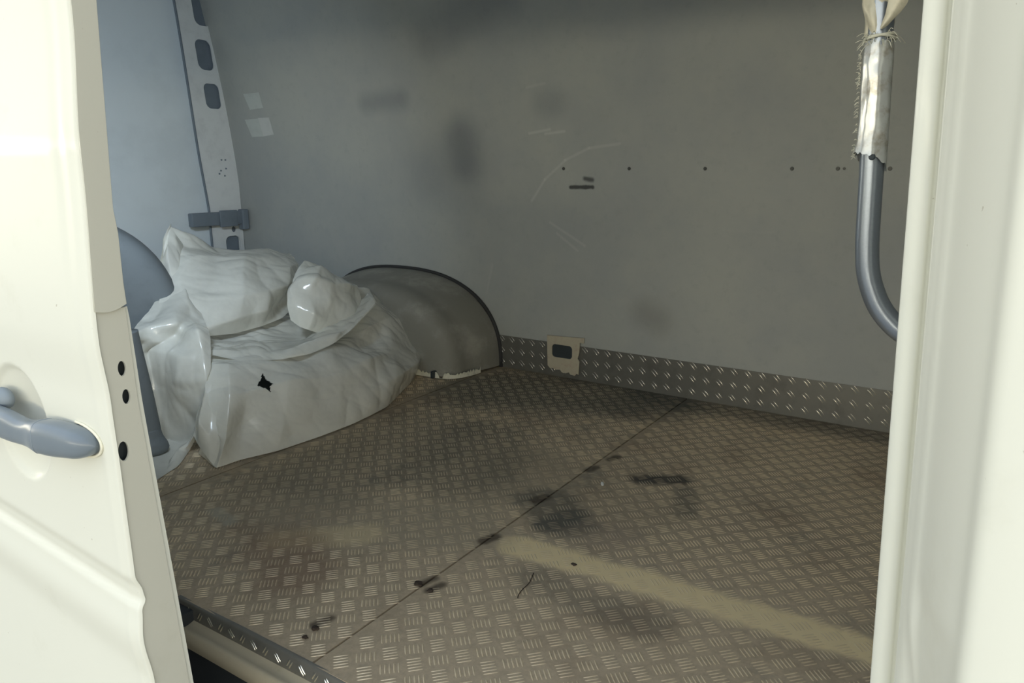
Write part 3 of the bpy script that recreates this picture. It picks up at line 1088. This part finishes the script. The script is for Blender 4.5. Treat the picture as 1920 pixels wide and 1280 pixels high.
# ================================================================== PLASTIC SHEET
PL = json.loads('{"F":[[[-1.9,1.288,0.27],[-1.86,1.337,0.249],[-1.83,1.388,0.238],[-1.81,1.471,0.228],[-1.8,1.568,0.225],[-1.8,1.672,0.239],[-1.83,1.802,0.27],[-1.9,1.981,0.311]],[[-1.93,1.303,0.285],[-1.9,1.364,0.265],[-1.87,1.421,0.254],[-1.85,1.506,0.246],[-1.84,1.601,0.246],[-1.85,1.714,0.258],[-1.88,1.84,0.288],[-1.94,2.007,0.327]],[[-2.02,1.359,0.283],[-2.0,1.435,0.265],[-1.98,1.508,0.252],[-1.96,1.598,0.244],[-1.95,1.693,0.246],[-1.95,1.791,0.262],[-1.97,1.917,0.294],[-2.02,2.068,0.327]]],"B":[[[-1.854,1.186,0.004],[-1.72,1.148,0.004],[-1.713,1.22,0.004],[-1.681,1.324,0.004],[-1.668,1.475,0.004],[-1.668,1.621,0.004],[-1.699,1.805,0.004],[-1.819,2.07,0.004],[-1.921,2.244,0.004]],[[-1.78,1.167,0.097],[-1.735,1.189,0.084],[-1.72,1.26,0.089],[-1.7,1.366,0.086],[-1.69,1.523,0.083],[-1.7,1.675,0.076],[-1.74,1.862,0.079],[-1.84,2.115,0.071],[-1.92,2.262,0.068]],[[-1.83,1.222,0.182],[-1.78,1.244,0.185],[-1.75,1.32,0.182],[-1.73,1.429,0.179],[-1.74,1.598,0.164],[-1.77,1.784,0.154],[-1.83,1.993,0.144],[-1.92,2.217,0.114],[-1.98,2.331,0.096]],[[-1.9,1.271,0.247],[-1.85,1.301,0.245],[-1.82,1.381,0.238],[-1.8,1.504,0.225],[-1.82,1.682,0.206],[-1.85,1.878,0.2],[-1.89,2.053,0.192],[-1.95,2.228,0.168],[-2.0,2.329,0.139]],[[-1.99,1.344,0.272],[-1.94,1.368,0.254],[-1.9,1.445,0.251],[-1.88,1.574,0.234],[-1.88,1.74,0.223],[-1.9,1.927,0.24],[-1.94,2.081,0.242],[-1.98,2.207,0.212],[-2.03,2.314,0.17]],[[-2.1,1.399,0.275],[-2.05,1.449,0.254],[-2.03,1.546,0.242],[-2.0,1.677,0.231],[-1.98,1.804,0.227],[-2.0,1.993,0.283],[-2.03,2.112,0.303],[-2.05,2.211,0.265],[-2.08,2.297,0.227]],[[-2.2,1.45,0.293],[-2.2,1.57,0.257],[-2.15,1.665,0.257],[-2.12,1.795,0.254],[-2.1,1.893,0.268],[-2.1,2.048,0.327],[-2.1,2.135,0.326],[-2.12,2.246,0.264],[-2.12,2.308,0.221]],[[-2.35,1.514,0.322],[-2.35,1.683,0.275],[-2.3,1.786,0.274],[-2.25,1.909,0.27],[-2.2,1.986,0.284],[-2.2,2.131,0.317],[-2.18,2.201,0.303],[-2.18,2.276,0.243],[-2.15,2.307,0.195]]],"A":[[[-2.12,1.266,0.284],[-2.1,1.333,0.274],[-2.1,1.418,0.275],[-2.1,1.518,0.265],[-2.1,1.626,0.27],[-2.12,1.736,0.281],[-2.2,1.871,0.302]],[[-2.16,1.298,0.341],[-2.12,1.353,0.336],[-2.1,1.433,0.325],[-2.08,1.519,0.322],[-2.08,1.626,0.317],[-2.12,1.752,0.327],[-2.22,1.906,0.336]],[[-2.22,1.338,0.397],[-2.18,1.399,0.395],[-2.14,1.477,0.384],[-2.1,1.551,0.385],[-2.1,1.659,0.384],[-2.16,1.804,0.395],[-2.26,1.949,0.399]],[[-2.3,1.42,0.449],[-2.25,1.458,0.457],[-2.2,1.537,0.447],[-2.17,1.621,0.45],[-2.18,1.741,0.449],[-2.24,1.881,0.439],[-2.32,1.997,0.434]],[[-2.38,1.49,0.508],[-2.33,1.52,0.499],[-2.3,1.623,0.487],[-2.27,1.712,0.488],[-2.28,1.826,0.486],[-2.33,1.95,0.471],[-2.4,2.046,0.454]],[[-2.42,1.529,0.558],[-2.4,1.581,0.532],[-2.38,1.682,0.503],[-2.38,1.802,0.494],[-2.4,1.912,0.496],[-2.42,2.006,0.482],[-2.46,2.079,0.46]],[[-2.45,1.545,0.603],[-2.46,1.617,0.556],[-2.46,1.737,0.515],[-2.5,1.893,0.479],[-2.52,2.007,0.476],[-2.52,2.082,0.46],[-2.52,2.114,0.44]],[[-2.52,1.573,0.568],[-2.56,1.673,0.499],[-2.6,1.83,0.441],[-2.62,1.978,0.402],[-2.64,2.096,0.388],[-2.62,2.149,0.372],[-2.6,2.161,0.36]],[[-2.6,1.571,0.327],[-2.66,1.718,0.301],[-2.7,1.882,0.251],[-2.74,2.05,0.198],[-2.74,2.158,0.181],[-2.72,2.216,0.174],[-2.65,2.216,0.156]]],"C":[[[-1.98,1.654,0.301],[-1.95,1.665,0.28],[-1.93,1.684,0.268],[-1.92,1.749,0.239],[-1.93,1.86,0.237],[-1.98,2.004,0.242]],[[-2.0,1.664,0.352],[-1.96,1.666,0.347],[-1.92,1.695,0.319],[-1.9,1.759,0.292],[-1.92,1.88,0.289],[-1.98,2.002,0.3]],[[-2.02,1.691,0.393],[-1.97,1.679,0.399],[-1.93,1.721,0.378],[-1.91,1.786,0.362],[-1.94,1.917,0.35],[-1.99,1.998,0.344]],[[-2.05,1.736,0.422],[-2.0,1.722,0.437],[-1.96,1.757,0.432],[-1.95,1.835,0.412],[-1.97,1.936,0.378],[-2.01,2.008,0.361]],[[-2.08,1.794,0.46],[-2.05,1.788,0.47],[-2.02,1.823,0.451],[-2.01,1.893,0.425],[-2.02,1.973,0.389],[-2.04,2.033,0.367]],[[-2.12,1.855,0.472],[-2.12,1.869,0.463],[-2.1,1.906,0.438],[-2.1,1.983,0.406],[-2.1,2.051,0.373],[-2.1,2.087,0.353]],[[-2.2,1.918,0.377],[-2.2,1.939,0.374],[-2.2,1.991,0.347],[-2.2,2.073,0.315],[-2.2,2.144,0.283],[-2.2,2.181,0.255]]],"D":[[[-1.731,0.895,0.004],[-1.787,1.026,0.004],[-1.822,1.103,0.004],[-1.894,1.184,0.004],[-1.88,1.201,0.043]],[[-1.792,0.942,0.004],[-1.835,1.059,0.004],[-1.876,1.147,0.004],[-1.885,1.185,0.027],[-1.87,1.205,0.076]],[[-2.06,1.125,-0.055],[-2.04,1.201,-0.033],[-1.95,1.205,0.018],[-1.9,1.213,0.059],[-1.86,1.211,0.108]],[[-2.07,1.16,0.05],[-2.06,1.213,0.07],[-1.95,1.215,0.107],[-1.88,1.224,0.141],[-1.87,1.242,0.17]],[[-2.08,1.173,0.161],[-2.06,1.212,0.171],[-1.94,1.21,0.199],[-1.87,1.23,0.214],[-1.87,1.26,0.238]],[[-2.075,1.172,0.26],[-2.07,1.214,0.252],[-1.95,1.217,0.276],[-1.9,1.258,0.282],[-1.91,1.295,0.289]],[[-2.08,1.163,0.302],[-2.075,1.215,0.303],[-2.06,1.283,0.305],[-1.94,1.281,0.345],[-1.95,1.321,0.32]],[[-2.02,1.106,0.328],[-2.06,1.212,0.359],[-2.05,1.283,0.364],[-2.08,1.365,0.356],[-2.05,1.38,0.34]],[[-2.15,1.227,0.354],[-2.17,1.29,0.375],[-2.17,1.349,0.392],[-2.17,1.402,0.393],[-2.18,1.453,0.358]],[[-2.25,1.352,0.392],[-2.26,1.38,0.414],[-2.26,1.416,0.435],[-2.26,1.457,0.439],[-2.28,1.515,0.393]],[[-2.33,1.416,0.483],[-2.33,1.432,0.49],[-2.32,1.46,0.515],[-2.33,1.5,0.501],[-2.36,1.563,0.427]],[[-2.4,1.501,0.597],[-2.4,1.509,0.604],[-2.4,1.521,0.599],[-2.41,1.541,0.576],[-2.43,1.588,0.515]]],"E":[[[-1.84,1.166,0.069],[-1.8,1.154,0.05],[-1.75,1.149,0.02],[-1.73,1.153,0.001]],[[-1.85,1.185,0.117],[-1.8,1.174,0.114],[-1.76,1.174,0.091],[-1.735,1.183,0.078]],[[-1.87,1.231,0.197],[-1.84,1.224,0.196],[-1.8,1.22,0.196],[-1.785,1.239,0.185]],[[-1.95,1.317,0.28],[-1.93,1.317,0.274],[-1.92,1.331,0.265],[-1.9,1.341,0.257]]]}')
def crumple(P, seed, amp):
    """film creases: long curved sharp ridges at several sizes, plus a few straight folds"""
    r = np.random.RandomState(seed)
    h = np.zeros(len(P))
    for k, (sc, st, am) in enumerate(((3.2, .5, .8), (5.5, .30, .8), (10.0, .30, .50), (19.0, .35, .24), (42.0, .5, .075))):
        A, _ = np.linalg.qr(r.normal(size=(3, 3)))
        Q = P @ A.T * np.array([sc, sc * st, sc])
        for i in range(len(P)):
            q = Vector(Q[i])
            q = q + noise.noise_vector(q * .7 + Vector((seed, k, 0))) * .55
            n = noise.noise(q + Vector((seed * 1.3, 5.0, k * 3.0)))
            h[i] += am * ((1 - min(1, abs(n) * 2.6)) ** 1.35 - .35)
    for k in range(4):
        d = r.normal(size=3)
        d /= np.linalg.norm(d)
        fr = 2.0 + 1.3 * k
        s_ = P @ d * fr + r.rand()
        h += (np.abs((s_ % 1.0) - .5) * 2 - .5) * .8 / (1 + k * .5)
    return amp * h

def lin(G, n):
    """straight runs between the control rows, corners only slightly rounded"""
    m = len(G)
    t = np.linspace(0, m - 1, n)
    i = np.clip(np.floor(t).astype(int), 0, m - 2)
    u = (t - i)
    w_ = .10
    u = u[:, None, None]
    a = G[i] * (1 - u) + G[i + 1] * u
    c = catmull(G, n)
    return a * .72 + c * .28

def patch(rows, nu, nv, seed, amp, flip=False):
    r = np.random.RandomState(seed + 100)
    G = np.array(rows)
    # pull some interior knots in and out so that the quads become facets
    J = r.normal(size=G.shape) * np.array([.014, .010, .009])
    J[0] = 0
    J[:, 0] = 0
    J[:, -1] = 0
    G = G + J
    G = lin(G, nu)
    G = np.transpose(lin(np.transpose(G, (1, 0, 2)), nv), (1, 0, 2))
    for _ in range(2):
        G[1:-1] = (G[:-2] + 2 * G[1:-1] + G[2:]) / 4
        G[:, 1:-1] = (G[:, :-2] + 2 * G[:, 1:-1] + G[:, 2:]) / 4
    du = np.gradient(G, axis=0)
    dv = np.gradient(G, axis=1)
    Nn = np.cross(du, dv)
    Nn /= np.linalg.norm(Nn, axis=2)[..., None] + 1e-9
    for _ in range(6):
        Nn[1:-1] = (Nn[:-2] + 2 * Nn[1:-1] + Nn[2:]) / 4
    h = crumple(G.reshape(-1, 3), seed, amp).reshape(nu, nv)
    uu = np.linspace(0, 1, nu)[:, None]
    fade = np.clip(uu / .06, 0, 1)
    G = G + Nn * (h * (.25 + .75 * fade))[..., None]
    G[..., 2] = np.maximum(G[..., 2], .003)
    return G.reshape(-1, 3), nu, nv

allV, allF = [], []
def put(rows, nu, nv, seed, amp, hole=None):
    P, a, b = patch(rows, nu, nv, seed, amp)
    off = len(allV)
    allV.extend(P.tolist())
    for f in grid_faces(a, b, False, off):
        if hole is not None:
            c = np.mean([allV[i] for i in f], axis=0)
            if hole(c):
                continue
        allF.append(f)
HC = np.array([-1.77, 1.358, .187])
TEAR = [(-.024, -.002), (.002, .010), (.017, .024), (.016, .004), (.022, -.006), (.010, -.010), (.007, -.028), (-.004, -.014)]
def tear(c):
    if c[0] < -1.9:
        return False
    x, y = c[1] - HC[1], c[2] - HC[2]
    inside = False
    for (x1, y1), (x2, y2) in zip(TEAR, TEAR[1:] + TEAR[:1]):
        if (y1 > y) != (y2 > y) and x < (x2 - x1) * (y - y1) / (y2 - y1) + x1:
            inside = not inside
    return inside
put(PL['B'], 260, 300, 11, .0075, tear)
put(PL['A'], 150, 150, 21, .0060)
put(PL['C'], 100, 100, 33, .0075)
put(PL['D'], 170, 80, 47, .0065)
put(PL['F'], 40, 150, 71, .008)
put(PL['E'], 60, 40, 52, .006)
sheet = mesh_obj('plastic_sheet', allV, allF, M_POLY)
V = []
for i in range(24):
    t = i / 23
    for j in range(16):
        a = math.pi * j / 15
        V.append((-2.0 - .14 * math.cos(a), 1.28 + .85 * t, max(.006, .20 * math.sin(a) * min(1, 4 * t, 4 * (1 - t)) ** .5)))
tear_back = mesh_obj('tear_shade_backing', V, grid_faces(24, 16), M_BLACK, sheet)  # dark mass added under the sheet so the tear looks shaded inside
tag(sheet, 'crumpled translucent white plastic sheet heaped on the floor, torn by a small hole', 'plastic sheet')

# ================================================================== SMALL DEBRIS
bm = bmesh.new()
bmesh.ops.create_icosphere(bm, subdivisions=2, radius=1, matrix=Matrix.Translation((-.790, 1.632, .004)) @ Matrix.Rotation(.5, 4, 'Z') @ Matrix.Diagonal((.0045, .012, .0035, 1)))
tag(bm_obj('paint_flake', bm, M_WHITE, smooth=False), 'tiny white flake lying on the tread floor beside the dark stain', 'flake')
def clod(x, y, r, seed, label):
    bm = bmesh.new()
    bmesh.ops.create_icosphere(bm, subdivisions=2, radius=1)
    for v in bm.verts:
        v.co *= 1 + .5 * noise.noise(v.co * 2 + Vector((seed, 0, 0)))
    bmesh.ops.transform(bm, matrix=Matrix.Translation((x, y, r * .28)) @ Matrix.Diagonal((r, r * .8, r * .35, 1)), verts=bm.verts)
    tag(bm_obj('mud_clod', bm, M_DIRT, smooth=False), label, 'mud', 'dried mud on the tread floor')
clod(-.880, 1.005, .010, 1, 'dried mud crumb on the floor seam, left of the neighbouring crumb')
clod(-.846, 1.000, .007, 2, 'small dried mud crumb just right of the floor seam near the front')
clod(-.940, .792, .008, 3, 'dark mud crumb near the floor edge, the upper of two')
clod(-.935, .765, .006, 4, 'dark mud crumb near the floor edge, the lower of two')
clod(-.66, 1.24, .006, 5, 'small dark crumb on the pale tan streak of the floor')
# scratch-like black hair line on the plate near the front
Vt, Ft = tube_mesh(catmull([(-.712, 1.165, .0015), (-.700, 1.13, .0018), (-.698, 1.10, .0018), (-.694, 1.08, .0015), (-.690, 1.072, .0015)], 20), .0009, 6)
tag(mesh_obj('dark_thread', Vt, Ft, M_DIRT), 'short dark thread lying on the tread floor near the front', 'thread')

# ================================================================== OUTSIDE
tag(box_obj('ground', (-14, -14, -.72), (10, 8, -.66), M_GROUND), kind='structure')
bld = empty('building', (-9, -6, -.66))
tag(bld, 'cream building across the yard, seen only as a reflection in the door paint', 'building')
b1 = box_obj('wall', (-13, -9, -.66), (-6.0, -6, 1.2), M_BUILD)
b2 = box_obj('roof', (-13.2, -9.2, 1.2), (-5.8, -5.8, 1.32), M_CEIL)
adopt(bld, [b1, b2])
